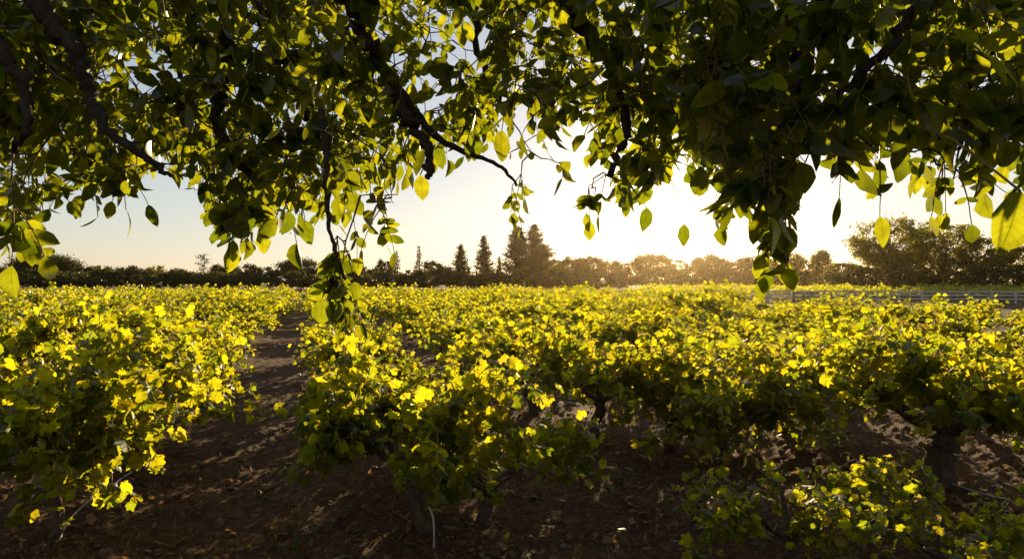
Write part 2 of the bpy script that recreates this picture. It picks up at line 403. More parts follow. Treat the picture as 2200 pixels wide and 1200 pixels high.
# low sprawling vine at the lower right corner
for px, d, sd, lab in ((1720, 4.75, 31, 'low young grapevine sprawling over the ground at the lower right, before the thick black trunk'),
                       (2010, 4.45, 32, 'low leafy grapevine at the bottom edge right of the sprawling young vine')):
    x = (px-1100)/F*d
    v = make_vine(sd, ncane=30, clen=(.45, .85), up=.25, zmin=.06, trunk_h=.16, thick=.45, size=(.055, .10), step=.06)
    v.location = (x, d, gz(x, d)); tag(v, lab, 'grapevine', G); taken.append((x, d))

V1 = [make_vine(100+i, detail=2, ncane=34, clen=(.55, 1.15), step=.075, lat=.65, petiole=False) for i in range(5)]
V2 = [make_vine(200+i, detail=1, ncane=30, clen=(.5, 1.15), step=.095, lat=.7, size=(.125, .18)) for i in range(5)]
V3 = [make_vine(300+i, detail=0, ncane=26, step=.13, lat=.7, size=(.17, .24)) for i in range(5)]
used = set()
rng = random.Random(5)
def visible(x, y):
    return y > 2.5 and abs(x/y) < .80+1.5/y
def field_limit(px):
    # the near block ends at a lane on the right
    if px > 1430: return 46-(px-1430)/770*19
    return 72
spots = []
for k in range(-30, 36):
    for j in range(-2, 36):
        nn = -1.77+2.48*k+rng.gauss(0, .10)+(-.15 if k == 0 else .12 if k == 1 else 0); dd = 5.55+2.25*j+(.5 if k <= 0 else 0)+rng.gauss(0, .15)
        x, y = rowpos(nn, dd)
        if not visible(x, y): continue
        if y < 7.2 and abs(x) < 4.6: continue
        px = 1100+x/y*F
        if y > field_limit(px)+rng.uniform(-1, 1): continue
        if any((x-a)**2+(y-b)**2 < 1.2**2 for a, b in taken): continue
        if rng.random() < .07 and y > 9: continue
        spots.append((math.hypot(x, y), x, y, k, j))
spots.sort()
print('vines', len(spots))
rowcount = {}
rest = []
for i, (r, x, y, k, j) in enumerate(spots):
    if i >= 300-len(near)-2: rest.append((x, y)); continue
    base = V1 if r < 14 else V2 if r < 26 else V3
    b = rng.choice(base)
    if b.name in used: v = dup(b)
    else: used.add(b.name); v = b
    v.location = (x, y, gz(x, y)); v.rotation_euler = (0, 0, rng.uniform(0, 6.28)); s = rng.uniform(.74, 1.14)*((.82 if k == 0 else .88) if k in (0, 1) and r < 24 else 1)
    v.scale = (s*rng.uniform(.95, 1.12), s*rng.uniform(.95, 1.12), s*rng.uniform(.80, 1.18)*(1 if r < 14 else .86 if r < 30 else .78)*(.86 if r > 12 and 1100+x/y*F > 1600 else 1))
    rowcount[k] = rowcount.get(k, 0)+1
    side = 'left of the bare path' if k <= 0 else 'right of the bare path'
    rn = 1-k if k <= 0 else k
    tag(v, 'leafy grapevine, %s one back in the %s row %s' % (ordi(rowcount[k]+(1 if k in (0, 1, 2, 3) else 0)), ordi(rn), side), 'grapevine', G)
for b in V1+V2+V3:
    if b.name not in used:
        for ch in list(b.children): bpy.data.objects.remove(ch)
        bpy.data.objects.remove(b)

# vines too far and too many to list one by one
def far_mass(name, places, label, tall=1.0, seed=50, upright=False):
    rr = np.random.default_rng(seed); src = []
    for i in range(5):
        if upright: q = vine_parts(400+i, detail=0, ncane=16, step=.17, lat=.35, size=(.19, .27), up=3.0, clen=(.7, 1.2), trunk_h=.5)
        else: q = vine_parts(410+i, detail=0, ncane=15, step=.16, lat=.5, size=(.20, .28))
        src.append(q[2].arrays())
    mb = MB()
    for x, y in places:
        v, f, u = src[rr.integers(5)]; a = rr.uniform(0, 6.28); s = rr.uniform(.85, 1.15)
        R_ = np.array([[math.cos(a), math.sin(a), 0], [-math.sin(a), math.cos(a), 0], [0, 0, tall*rr.uniform(.9, 1.12)]])*s
        mb.add(v@R_+np.array([x, y, 0]), f, u)
    return tag(mb.build(name, M_far), label, 'grapevines', kind='stuff')
if rest: far_mass('far_grapevines', rest, 'distant band of sunlit vine foliage at the far end of the field', tall=.76)
tp = []
rg = random.Random(8)
for r_ in range(9):
    y0 = 66+r_*3.0
    n_ = int((y0*.80+4)/1.1)
    for i in range(n_*2):
        x = -2+i*1.15
        px = 1100+x/y0*F
        if px < 1380 or x > y0*.82+3: continue
        tp.append((x+rg.uniform(-.1, .1), y0+(x-20)*.04+rg.uniform(-.15, .15)))
far_mass('trellised_vines', tp, 'upright sunlit vine hedge rows beyond the white rail fence', tall=.74, seed=51, upright=True)

# ------------------------------------------------------------------ walnut tree overhead
OUT = [(-200, 560), (0, 545), (60, 575), (85, 560), (105, 490), (125, 410), (160, 450), (190, 465), (215, 405), (275, 420), (330, 375), (385, 385), (420, 455), (455, 525), (500, 540), (550, 505),
       (600, 518), (650, 515), (690, 530), (745, 520), (765, 470), (825, 512), (850, 495), (868, 400), (905, 435), (930, 380), (980, 385), (1030, 365), (1065, 380), (1100, 458), (1140, 400),
       (1150, 335), (1180, 335), (1200, 410), (1265, 462), (1330, 478), (1380, 500), (1400, 430), (1450, 400), (1505, 430), (1520, 530), (1580, 575), (1650, 555), (1690, 595),
       (1710, 480), (1735, 400), (1760, 345), (1800, 395), (1835, 335), (1890, 425), (1940, 375), (1980, 425), (2040, 468), (2090, 460), (2125, 430), (2150, 470), (2400, 500)]
ox = [a for a, b in OUT]; oy = [b for a, b in OUT]
def outline(px): return float(np.interp(px, ox, oy))
HOLES = [(1120, 330, 55, 60, 1.0), (1110, 230, 40, 45, .6), (945, 90, 45, 70, .8), (965, 160, 30, 60, .7), (540, 60, 26, 55, .95), (300, 170, 50, 35, .75), (245, 150, 30, 30, .5),
         (1790, 130, 60, 28, .9), (1820, 60, 40, 40, .7), (1320, 75, 25, 40, .6), (920, 220, 30, 40, .6), (215, 170, 22, 22, .6), (1500, 50, 30, 25, .5), (1860, 105, 40, 20, .7), (1985, 60, 25, 20, .6),
         (1452, 462, 56, 60, 1.4), (1440, 560, 60, 60, 1.3), (870, 440, 30, 80, 1.0), (1040, 300, 40, 25, .6), (1270, 250, 40, 30, .5), (1740, 290, 25, 40, .3), (130, 470, 20, 60, .4), (2140, 360, 30, 40, .6)]
def hole(px, py):
    h = 0
    for x, y, a, b, s in HOLES: h = max(h, s*math.exp(-(((px-x)/a)**2+((py-y)/b)**2)*.8))
    return h

def walnut():
    rng = np.random.default_rng(77)
    root = empty('walnut_tree', (-1.2, -2.6, 0))
    tag(root, 'walnut tree whose leafy branches hang across the top of the view', 'tree')
    off = np.array(root.location)
    def loc(V): return V-off
    base = np.array([-1.2, -2.6, 0.0])
    tp = smooth_path([base+(0, 0, -.1), base+(.03, .02, .8), base+(.0, .1, 1.7), base+(.1, .25, 2.6)], 6, .01, rng)
    t = MB(); t.add(loc(tube(tp, np.linspace(.26, .19, len(tp))*np.linspace(1.15, 1, len(tp)), 18, .04, rng)[0]), tube(tp, .2, 18)[1]); t.build('trunk', M_bark, root)
    crotch = tp[-1]
    limbs = [  # radius at start and end, image path with depth
        (.052, .008, [(60, -160, 3.9), (75, -20, 3.75), (110, 55, 3.7), (165, 110, 3.6), (195, 195, 3.6), (235, 285, 3.5), (325, 345, 3.5), (368, 378, 3.5)]),
        (.032, .014, [(-90, -80, 3.5), (0, 100, 3.5), (45, 165, 3.5), (60, 240, 3.4), (30, 330, 3.4)]),
        (.046, .014, [(440, -160, 4.3), (475, -10, 4.2), (488, 95, 4.2), (480, 170, 4.2), (470, 240, 4.1), (500, 330, 4.0), (560, 400, 3.9)]),
        (.040, .012, [(520, -120, 4.8), (565, 20, 4.7), (590, 110, 4.7), (640, 205, 4.6), (665, 265, 4.5), (715, 335, 4.4)]),
        (.043, .014, [(680, -120, 3.9), (750, 0, 3.8), (785, 75, 3.8), (838, 165, 3.8), (868, 250, 3.7), (912, 300, 3.7), (925, 345, 3.7), (918, 380, 3.7)]),
        (.044, .012, [(1130, -160, 3.8), (1225, 0, 3.7), (1262, 75, 3.7), (1308, 130, 3.7), (1335, 215, 3.6), (1342, 290, 3.6), (1310, 380, 3.6)]),
        (.038, .012, [(1450, -120, 4.4), (1430, 40, 4.4), (1405, 130, 4.3), (1385, 200, 4.3)]),
        (.034, .010, [(1760, -120, 3.1), (1705, 20, 3.1), (1700, 100, 3.0), (1722, 150, 3.0), (1716, 200, 3.0), (1660, 330, 2.9), (1630, 430, 2.9)]),
        (.022, .007, [(2330, -120, 2.9), (2180, 40, 2.9), (2120, 150, 2.8), (2050, 240, 2.8), (2060, 320, 2.8)]),
        (.014, .006, [(690, 235, 3.6), (700, 330, 3.5), (702, 400, 3.5), (705, 480, 3.5), (722, 545, 3.5), (742, 600, 3.5)]),
        (.026, .010, [(2060, -110, 2.5), (1960, 30, 2.5), (1880, 130, 2.5), (1800, 210, 2.5), (1730, 300, 2.6)]),
        (.018, .006, [(838, 165, 3.8), (930, 290, 3.9), (1010, 330, 4.0), (1080, 360, 4.0), (1110, 400, 4.0)]),
        (.030, .010, [(980, -140, 4.8), (1020, 20, 4.8), (1040, 150, 4.7), (1100, 260, 4.6)]),
        (.028, .010, [(240, -120, 5.4), (300, 40, 5.3), (370, 120, 5.2), (430, 250, 5.0)]),
    ]
    nodes = []; depthr = []
    for r0, r1, pp in limbs:
        P = [np.array(at(p[0], p[1], p[2]*(.84 if p[2] > 3.3 else 1))) for p in pp]
        if pp[0][1] < 0:
            s = P[0]
            arch = [crotch-np.array([0, .02, .15]), crotch*.66+np.array([s[0]*.34, .1, 0])+np.array([0, 0, 1.0+.012*abs(pp[0][0]-500)/10]), np.array([crotch[0]*.28+s[0]*.72, s[1]*.42, s[2]+.75])]
            q = smooth_path(arch+P, 6, .012, rng); rr = np.concatenate([np.linspace(.09, r0, 13+0), np.linspace(r0, r1, len(q)-13)])
        else:
            q = smooth_path(P, 6, .0035, rng); rr = np.linspace(r0, r1, len(q))
        rr = rr*rng.uniform(.88, 1.18, len(rr))
        sd = 12 if r0 > .03 else 7
        v, f = tube(q, rr, sd, .07, rng); m = MB(); m.add(loc(v), f); m.build('limb', M_bark, root)
        # short rough spurs
        for k in range(3, len(q)): nodes.append(q[k]); depthr.append(rr[k])
    nodes = [np.array(n) for n in nodes]
    # twig ends
    anchors = []
    def rnd_depth(px):
        near = np.interp(px, [-200, 300, 900, 1300, 1600, 2300], [3.0, 3.2, 3.0, 2.8, 2.4, 2.25])
        far = np.interp(px, [-200, 300, 900, 1300, 1600, 2300], [7.0, 7.0, 6.5, 5.8, 4.6, 4.6])
        return near+(far-near)*rng.random()**1.15
    tries = 0
    while len(anchors) < 1060 and tries < 20000:
        tries += 1
        px = rng.uniform(-150, 2350); py = rng.uniform(-150, 560)
        if py > outline(px)-45: continue
        if rng.random() < hole(px, py) or (1480 < px < 1760 and py > 400 and rng.random() < .5): continue
        if rng.random() > np.interp(px, [-150, 700, 900, 1300, 1480, 1700, 1850, 2300], [1, 1, .62, .58, .66, .62, .50, .50])*np.interp(py, [-50, 250, 330, 450], [1, 1, .75, .6]): continue
        anchors.append((np.array(at(px, py, rnd_depth(px))), 1))
    for i in range(64):      # the thick bunch right of the sun
        px = rng.uniform(1480, 1800); py = rng.uniform(60, 500)-max(0, px-1640)*.5
        if py > outline(px)-50 or hole(px, py) > .3 or (py > 380 and rng.random() < .6): continue
        anchors.append((np.array(at(px, py, rng.uniform(3.0, 4.6))), 1))
    for i in range(330):     # the crown above and behind, out of the picture
        p = np.array([rng.uniform(-5.5, 4.5), rng.uniform(-5.5, 4.2), rng.uniform(3.5, 6.6)])
        if p[1] > .3:
            qx, qy = proj(p)
            if qy > -120: continue
        anchors.append((p, 0))
    # sprays seen on their own below the crown
    for px, py, d in ((60, 470, 3.2), (30, 440, 2.6), (200, 400, 3.6), (490, 440, 3.4), (520, 430, 3.4), (740, 600, 3.5), (720, 560, 3.5), (760, 620, 3.45), (700, 590, 3.5), (735, 575, 3.3), (716, 520, 3.5),
                      (1888, 330, 2.5), (1655, 490, 2.9), (2060, 370, 2.5), (1690, 450, 2.8), (1100, 400, 3.8), (1265, 400, 3.7), (820, 440, 3.4), (615, 440, 3.5)):
        anchors.append((np.array(at(px, py, d)), 2))
    NP = np.array(nodes); order = sorted(range(len(anchors)), key=lambda i: np.min(((NP-anchors[i][0])**2).sum(1)))
    tw = MB(); cap = 200000; buf = np.zeros((90000, 3)); nb = len(NP); buf[:nb] = NP
    P_, T_, N_, S_ = [], [], [], []; rach = MB(); fruits = []
    def leaflet(p, t, n, s):
        P_.append(p); T_.append(t); N_.append(n); S_.append(s)
    def compound(p, d, ln, npair, s, force=False):
        q = [p]; dd = nv(d); k = 6
        for i in range(k): dd = nv(dd+np.array([0, 0, -.16])+rng.normal(0, .04, 3)); q.append(q[-1]+dd*ln/k)
        end = q[-1]+dd*s*.8; ex, ey = proj(end)
        if end[1] > .6:
            if not force and ey > outline(ex): return
            if not force and rng.random() < hole(ex, (ey+proj(q[0])[1])/2): return
        rach.add(loc(tube(q, [.0028]*3+[.002]*4, 4)[0]), tube(q, .1, 4)[1])
        upn = nv(np.cross(dd, rng.normal(0, 1, 3)))
        sidev = nv(np.cross(dd, upn))
        for i in range(npair):
            b = q[2+int(i*3.6/max(1, npair-.01))] if npair > 1 else q[3]; sc_ = s*(.68+.22*i/max(1, npair-1))*rng.uniform(.85, 1.12)
            for sg in (-1, 1):
                t = nv(sidev*sg+dd*.55+rng.normal(0, .18, 3)+np.array([0, 0, -.35])); leaflet(b, t, nv(upn+rng.normal(0, .42, 3)), sc_)
        leaflet(q[-1], nv(dd+rng.normal(0, .12, 3)+np.array([0, 0, -.2])), nv(upn+rng.normal(0, .35, 3)), s*rng.uniform(1.0, 1.2))
    for i in order:
        a, kind = anchors[i]; D = buf[:nb]-a; d2 = (D**2).sum(1)+.5*np.maximum(0, -D[:, 2])**2; j = int(np.argmin(d2)); b = buf[j].copy(); dist = math.sqrt(((b-a)**2).sum())
        if dist < .03: continue
        n = max(3, int(dist/.10)); mid = (a+b)/2+np.array([0, 0, .10*dist])+rng.normal(0, .07*dist, 3)
        tt = np.linspace(0, 1, n+1)[:, None]; path = (1-tt)**2*b+2*tt*(1-tt)*mid+tt**2*a; path[1:-1] += rng.normal(0, .010, (n-1, 3))
        r0 = min(.011, .0035+.0045*dist)
        tw.add(loc(tube(path, np.linspace(r0, .0024, n+1), 5, .08, rng)[0]), tube(path, .1, 5)[1])
        buf[nb:nb+n] = path[1:]; nb += n
        s0 = rng.uniform(.07, .12)
        if kind == 0: s0 = .15
        m = rng.integers(3, 6) if kind == 1 else 4 if kind == 2 else 3
        for k in range(m):
            p = path[-1-min(n-1, rng.integers(0, 3))] if k else path[-1]
            d = nv(rng.normal(0, .8, 3)+np.array([0, 0, -.45]))
            if kind == 2: d = nv(rng.normal(0, .35, 3)+np.array([0, 0, -1]))
            compound(p, d, rng.uniform(.12, .24), rng.integers(1, 4), s0*rng.uniform(.8, 1.15), force=(kind == 2))
        if rng.random() < .06 and kind == 1: fruits.append(path[-1]+np.array([0, 0, -.02]))
    # two big leaves close to the lens at the right edge and lone hanging ones
    for px, py, d, tx, ty, s in ((2192, 410, 1.55, -.30, -1, .135), (903, 375, 3.2, .1, -1, .115), (70, 505, 2.9, .0, -1, .125), (1890, 345, 2.55, .05, -1, .125), (268, 388, 3.4, .2, -1, .07), (1390, 445, 3.0, -.15, -1, .10), (1470, 480, 3.2, .0, -1, .10)):
        p = np.array(at(px, py, d)); leaflet(p, nv(np.array([tx, .05, ty])), nv(np.array([.15, -1, .1])), s)
        D = buf[:nb]-p; j = int(np.argmin((D**2).sum(1)+3*np.maximum(0, -D[:, 2]))); q = buf[j]
        pp = smooth_path([q, (p+q)/2+np.array([0, 0, .03]), p], 3); rach.add(loc(tube(pp, .0028, 4)[0]), tube(pp, .1, 4)[1])
    tw.build('twigs', M_twig, root); rach.build('leaf_stalks', M_cane, root)
    lf = MB(); ids = rng.integers(0, len(WL), len(P_)); A = [np.array(q) for q in (P_, T_, N_, S_)]
    print('walnut leaflets', len(P_))
    for i, t in enumerate(WL):
        m_ = ids == i; lf.add(*place(t, loc(A[0][m_]), A[1][m_], A[2][m_], A[3][m_]))
    lf.build('leaves', M_walnut, root)
    for p in fruits[:16]:
        m = MB(); m.add(*ball(loc(p), .02, (1, 1, 1.15))); o = m.build('walnut_fruit', M_weed, root)
walnut()

# ------------------------------------------------------------------ trees behind the field
def quads(P, size, rng, flat=None):
    n = len(P); a = rng.normal(0, 1, (n, 3)); a /= np.linalg.norm(a, axis=1)[:, None]
    b = np.cross(a, rng.normal(0, 1, (n, 3))); b /= np.linalg.norm(b, axis=1)[:, None]+1e-9
    s = (size*rng.uniform(.6, 1.3, n))[:, None]
    if flat is not None: a[:, 2] *= flat; b[:, 2] *= flat
    V = np.stack([P-a*s, P+b*s*.55, P+a*s, P-b*s*.6], 1).reshape(-1, 3)
    i = np.arange(n)*4; return V, np.concatenate([np.stack([i, i+1, i+2], 1), np.stack([i, i+2, i+3], 1)])
def far_tree(px, top, wpx, depth, kind, label, group, seed, base_y=None):
    rng = np.random.default_rng(seed); h = H+(600-top)/F*depth; wd = wpx/F*depth; x = (px-1100)/F*depth
    name = {'oak': 'broadleaf_tree', 'light': 'broadleaf_tree', 'cone': 'conifer_tree', 'fir': 'fir_tree', 'bare': 'sparse_tree', 'open': 'broadleaf_tree', 'shrub': 'shrub'}[kind]
    root = empty(name, (x, depth, 0)); tag(root, label, 'shrub' if kind == 'shrub' else 'tree', group)
    tr = MB(); cr = MB(); k = depth/150
    lean = rng.normal(0, .02)*h
    th = h*(.95 if kind in ('cone', 'fir', 'bare') else .62)
    tp = smooth_path([(0, 0, -.1), (lean*.4, 0, th*.4), (lean, 0, th)], 4, .01*h, rng); r0 = max(.05, .022*h)
    tr.add(*tube(tp, np.linspace(r0, r0*.2, len(tp)), 7, .05, rng))
    ls = .21*k**.5 if kind != 'open' else .17
    if kind in ('oak', 'light', 'open', 'shrub'):
        nc = int({'oak': 46, 'light': 42, 'open': 105, 'shrub': 26}[kind]*max(.6, min(1.8, wd/8))); cz0 = h*(.12 if kind == 'shrub' else .30)
        C_ = []
        lob = rng.normal(0, 1, (6, 3)); lob[:, 2] = abs(lob[:, 2]); lob /= np.linalg.norm(lob, axis=1)[:, None]
        for i in range(nc):
            u = rng.normal(0, 1, 3); u /= np.linalg.norm(u); rad = rng.uniform(.45, 1.0)**.5
            rad *= .80+.20*max(0, (lob@u).max())**3 * 1.15
            c = np.array([u[0]*wd*.5*rad, u[1]*wd*.42*rad, cz0+(h-cz0)*(.45+.52*u[2]*rad)])
            C_.append(c)
        for c in C_:
            cs = rng.uniform(.055, .12)*max(wd, h)*(.75 if kind == 'open' else 1)
            m = int({'open': 62}.get(kind, 130)*min(1.6, max(.5, (cs/.7)**1.5)))
            pts = c+rng.normal(0, 1, (m, 3))*np.array([cs, cs, cs*.62])*.62
            pts = pts[pts[:, 2] > .1]
            cr.add(*quads(pts, ls, rng))
            if rng.random() < (.7 if kind == 'open' else .35):
                b = tp[min(len(tp)-1, int(rng.uniform(.35, 1)*len(tp)))]
                bp = smooth_path([b, (b+c)/2+(0, 0, -.03*h), c], 3, .01*h, rng); tr.add(*tube(bp, np.linspace(r0*.35, r0*.06, len(bp)), 5))
        m = int(260*wd*h/40); u = rng.normal(0, 1, (m, 3)); u /= np.linalg.norm(u, axis=1)[:, None]
        if kind != 'open': cr.add(*quads(u*np.array([wd*.40, wd*.34, (h-cz0)*.42])*rng.random((m, 1))**.4+np.array([0, 0, cz0+(h-cz0)*.45]), ls*1.3, rng))
        else:
            m = int(m*2); u = rng.normal(0, 1, (m, 3)); u /= np.linalg.norm(u, axis=1)[:, None]; cr.add(*quads(u*np.array([wd*.46, wd*.30, h*.24])*rng.random((m, 1))**.4+np.array([0, 0, h*.25]), ls*1.2, rng))
    else:
        nl = int(h*(3.4 if kind == 'cone' else 2.1)); z0 = h*(.10 if kind != 'bare' else .45)
        for i in range(nl):
            z = z0+(h-z0)*i/nl; t = (z-z0)/(h-z0)
            prof = (1-t)**(.58 if wpx > 60 else .75)+.02 if kind == 'cone' else (1-t)**.95 if kind == 'fir' else .6+.4*math.sin(t*3)
            for b in range(6 if kind != 'bare' else 3):
                a = rng.uniform(0, 6.28); ln = wd*.5*prof*rng.uniform(.5, 1.2)
                dz = -.18*ln if kind == 'fir' else .28*ln if kind == 'cone' else .15*ln
                e = np.array([math.cos(a)*ln, math.sin(a)*ln, z+dz]); s = np.array([0, 0, z]); tr.add(*tube([s, (s+e)/2, e], [.05*k, .035*k, .015*k], 3))
                m = max(4, int(ln*({'cone': 26, 'fir': 17, 'bare': 8}[kind])))
                t_ = rng.uniform(.15, 1.05, (m, 1))**.8
                pts = s+(e-s)*t_+rng.normal(0, .16 if kind == 'fir' else .24, (m, 3))*np.array([1, 1, .55])
                cr.add(*quads(pts, ls*(.8 if kind != 'bare' else .7), rng))
        cr.add(*quads(np.array([[0, 0, h-.15*i] for i in range(5)])+rng.normal(0, .06, (5, 3)), ls*.7, rng))
    tr.build('trunk', M_trunk, root)
    cr.build('crown', M_treel if kind in ('light', 'open') else M_pine if kind in ('cone', 'fir', 'bare') else M_tree, root)
    return root

TG = 'trees along the far edge of the vineyard'
T = [(-60, 572, 110, 150, 'oak', 'round dark tree at the far left edge behind the vines'),
     (22, 574, 80, 150, 'oak', 'low round dark tree left of the big left oak'),
     (105, 548, 150, 148, 'oak', 'big round dark oak, tallest tree at the left end of the treeline'),
     (175, 572, 70, 150, 'oak', 'low round dark tree right beside the big left oak'),
     (228, 569, 72, 152, 'oak', 'round dark tree, second right of the big left oak'),
     (284, 571, 66, 152, 'oak', 'round dark tree left of the pale-crowned tree'),
     (333, 566, 48, 150, 'light', 'paler narrow round-topped tree between two dark low trees at left'),
     (388, 579, 76, 150, 'oak', 'low dark tree between the pale-crowned tree and the sparse tall tree'),
     (437, 545, 36, 155, 'bare', 'thin sparse tall tree with a flagged top above the left treeline'),
     (480, 570, 80, 148, 'oak', 'round dark tree right of the thin sparse tall tree'),
     (530, 568, 70, 148, 'oak', 'round dark tree, second right of the thin sparse tall tree'),
     (580, 573, 60, 150, 'oak', 'low dark tree left of the gappy wide tree'),
     (640, 556, 96, 148, 'oak', 'wide gappy dark tree left of the hanging walnut spray'),
     (715, 566, 80, 150, 'oak', 'dark tree behind the low hanging walnut spray'),
     (775, 566, 70, 150, 'oak', 'dark tree left of the blunt dark conifer'),
     (822, 558, 60, 148, 'oak', 'dark bushy tree at the foot of the blunt dark conifer'),
     (852, 537, 52, 150, 'fir', 'blunt dark conifer left of the small fir'),
     (900, 526, 42, 150, 'fir', 'small neat fir with layered branches, left of the conifers'),
     (933, 560, 66, 146, 'oak', 'brownish round tree right of the small neat fir'),
     (990, 524, 52, 145, 'cone', 'first slim conifer right of the brownish round tree'),
     (1040, 505, 52, 147, 'cone', 'slim pointed conifer between the first slim conifer and the tall twins'),
     (1073, 551, 20, 147, 'cone', 'very small thin conifer left of the tall twin conifers'),
     (1113, 486, 76, 142, 'cone', 'left one of the tall twin conifers, tallest of the treeline'),
     (1147, 482, 74, 143, 'cone', 'right one of the tall twin conifers'),
     (1168, 526, 100, 140, 'cone', 'broader shorter conifer at the right foot of the tall twins'),
     (1120, 572, 60, 132, 'light', 'pale green rounded bush tree before the tall twin conifers'),
     (1195, 566, 66, 135, 'light', 'pale green rounded tree right of the tall twin conifers'),
     (1222, 552, 50, 145, 'oak', 'small dark round tree between the twin conifers and the wide oak'),
     (1265, 548, 84, 145, 'oak', 'wide dark oak right of the tall twin conifers'),
     (1325, 562, 70, 145, 'oak', 'low tree between the wide oak and the glowing domed tree'),
     (1400, 541, 96, 142, 'oak', 'domed tree glowing in the haze just left below the sun'),
     (1462, 558, 60, 145, 'oak', 'low tree in the haze straight below the sun'),
     (1530, 548, 100, 142, 'oak', 'broad hazy tree just right below the sun'),
     (1600, 550, 80, 142, 'oak', 'hazy tree behind the lowest walnut leaves right of the sun'),
     (1655, 558, 70, 142, 'oak', 'hazy tree right of the lowest walnut leaves'),
     (1706, 538, 52, 140, 'light', 'round-topped tree left of the tufted narrow tree'),
     (1766, 533, 38, 138, 'light', 'narrow tree with a tufted top left of the great open tree'),
     (1735, 562, 60, 138, 'light', 'low bushy tree at the foot of the tufted narrow tree'),
     (1810, 560, 76, 120, 'light', 'bushy tree at the left foot of the great open tree'),
     (1915, 464, 190, 92, 'open', 'great open-crowned tree with sky gaps, largest at right'),
     (2030, 468, 170, 94, 'open', 'second great open-crowned tree, right beside the largest one'),
     (2110, 500, 120, 92, 'open', 'open-crowned tree behind the big close walnut leaf'),
     (2190, 520, 130, 90, 'light', 'dense tree at the far right edge behind the fence'),
     (2290, 500, 160, 90, 'light', 'tall tree just off the right end of the fence')]
for i, (px, ty, wp, dp, kd, lb) in enumerate(T):
    far_tree(px, ty, wp, dp, kd, lb, TG, 900+i)
# undergrowth of shrubs at the trees' feet
rs = random.Random(21); sx = -60; i = 0
SL = 'dark shrub filling the foot of the treeline behind the vines'
while sx < 2280:
    wp = rs.uniform(46, 84); big = sx > 1800
    far_tree(sx, rs.uniform(574, 588) if not big else rs.uniform(560, 580), wp*(1.5 if big else 1.2), (133 if not big else 86)+rs.uniform(-3, 3), 'shrub', SL, 'shrubs under the treeline', 1500+i)
    sx += wp*.62; i += 1

# ------------------------------------------------------------------ white rail fence at right
def box(mb, x0, x1, y0, y1, z0, z1):
    v = [(x, y, z) for x in (x0, x1) for y in (y0, y1) for z in (z0, z1)]
    mb.add(v, [(0, 1, 3), (0, 3, 2), (4, 6, 7), (4, 7, 5), (0, 4, 5), (0, 5, 1), (2, 3, 7), (2, 7, 6), (0, 2, 6), (0, 6, 4), (1, 5, 7), (1, 7, 3)])
M_white = solid_mat('weathered_white_paint', (.34, .33, .31), (.52, .50, .47), 8, .7, .2)
M_brown = solid_mat('brown_timber', (.10, .06, .04), (.20, .13, .09), 8, .8, .3)
A = at(1470, 600, 64); B = at(2420, 600, 58); ln = math.hypot(B.x-A.x, B.y-A.y)
fr = empty('rail_fence', (A.x, A.y, 0), math.atan2(B.y-A.y, B.x-A.x)); tag(fr, 'long white painted three-rail fence crossing behind the vines at right', 'fence')
npst = int(ln/1.75)
for k in range(npst+1):
    m = MB(); box(m, k*1.75-.06, k*1.75+.06, -.06, .06, -.1, 1.02); m.build('post', M_white, fr, False)
for z in (.30, .60, .88):
    m = MB(); box(m, 0, ln, -.09, -.062, z, z+.12); m.build('rail', M_white, fr, False)
# brown field gate behind the fence
ga = at(1705, 600, 56.5); gt = empty('field_gate', (ga.x, ga.y, 0)); tag(gt, 'low brown timber gate standing before the left part of the white fence', 'gate')
gl = 2.9
for xx in (0, gl/2, gl):
    m = MB(); box(m, xx-.06, xx+.06, -.06, .06, -.1, 1.0); m.build('post', M_brown, gt, False)
for z in (.2, .55, .86):
    m = MB(); box(m, .062, gl-.062, .065, .10, z, z+.1); m.build('rail', M_brown, gt, False)

# ------------------------------------------------------------------ two low buildings under the trees
def house(px, depth, w_, d_, hw, hr, label, wallc, roofc):
    p = at(px, 600, depth); r = empty('house', (p.x, depth, 0), .15); tag(r, label, 'house')
    mw = solid_mat('house_wall', wallc, tuple(c*1.15 for c in wallc), 2, .9, .1); mr = solid_mat('house_roof', roofc, tuple(c*1.3 for c in roofc), 3, .7, .3)
    m = MB(); box(m, -w_/2, w_/2, -d_/2, d_/2, 0, hw); m.build('wall', mw, r, False)
    m = MB(); e = .5; v = [(-w_/2-e, -d_/2-e, hw+.003), (w_/2+e, -d_/2-e, hw+.003), (w_/2+e, d_/2+e, hw+.003), (-w_/2-e, d_/2+e, hw+.003), (-w_/2-e, 0, hr), (w_/2+e, 0, hr)]
    m.add(v, [(0, 1, 5), (0, 5, 4), (2, 3, 4), (2, 4, 5), (0, 4, 3), (1, 2, 5), (0, 3, 2), (0, 2, 1)]); ro = m.build('roof', mr, r, False)
    mg = solid_mat('window_glass', (.04, .05, .06), (.06, .07, .08), 2, .1, 0)
    for xx in (-.3, .25):
        m = MB(); box(m, w_*xx-.7, w_*xx+.7, -d_/2-.04, -d_/2-.003, 1.0, 2.1); wn = m.build('window', mw, r, False)
        m = MB(); box(m, w_*xx-.6, w_*xx+.6, -d_/2-.06, -d_/2-.042, 1.1, 2.0); m.build('pane', mg, wn, False)
house(1215, 140, 9, 6, 2.0, 3.4, 'low house with a grey roof below the pale rounded tree', (.16, .15, .14), (.09, .085, .085))
house(1668, 139, 9, 6, 2.2, 3.6, 'low house with a bluish grey roof among the hazy trees right of the sun', (.16, .15, .14), (.10, .105, .12))

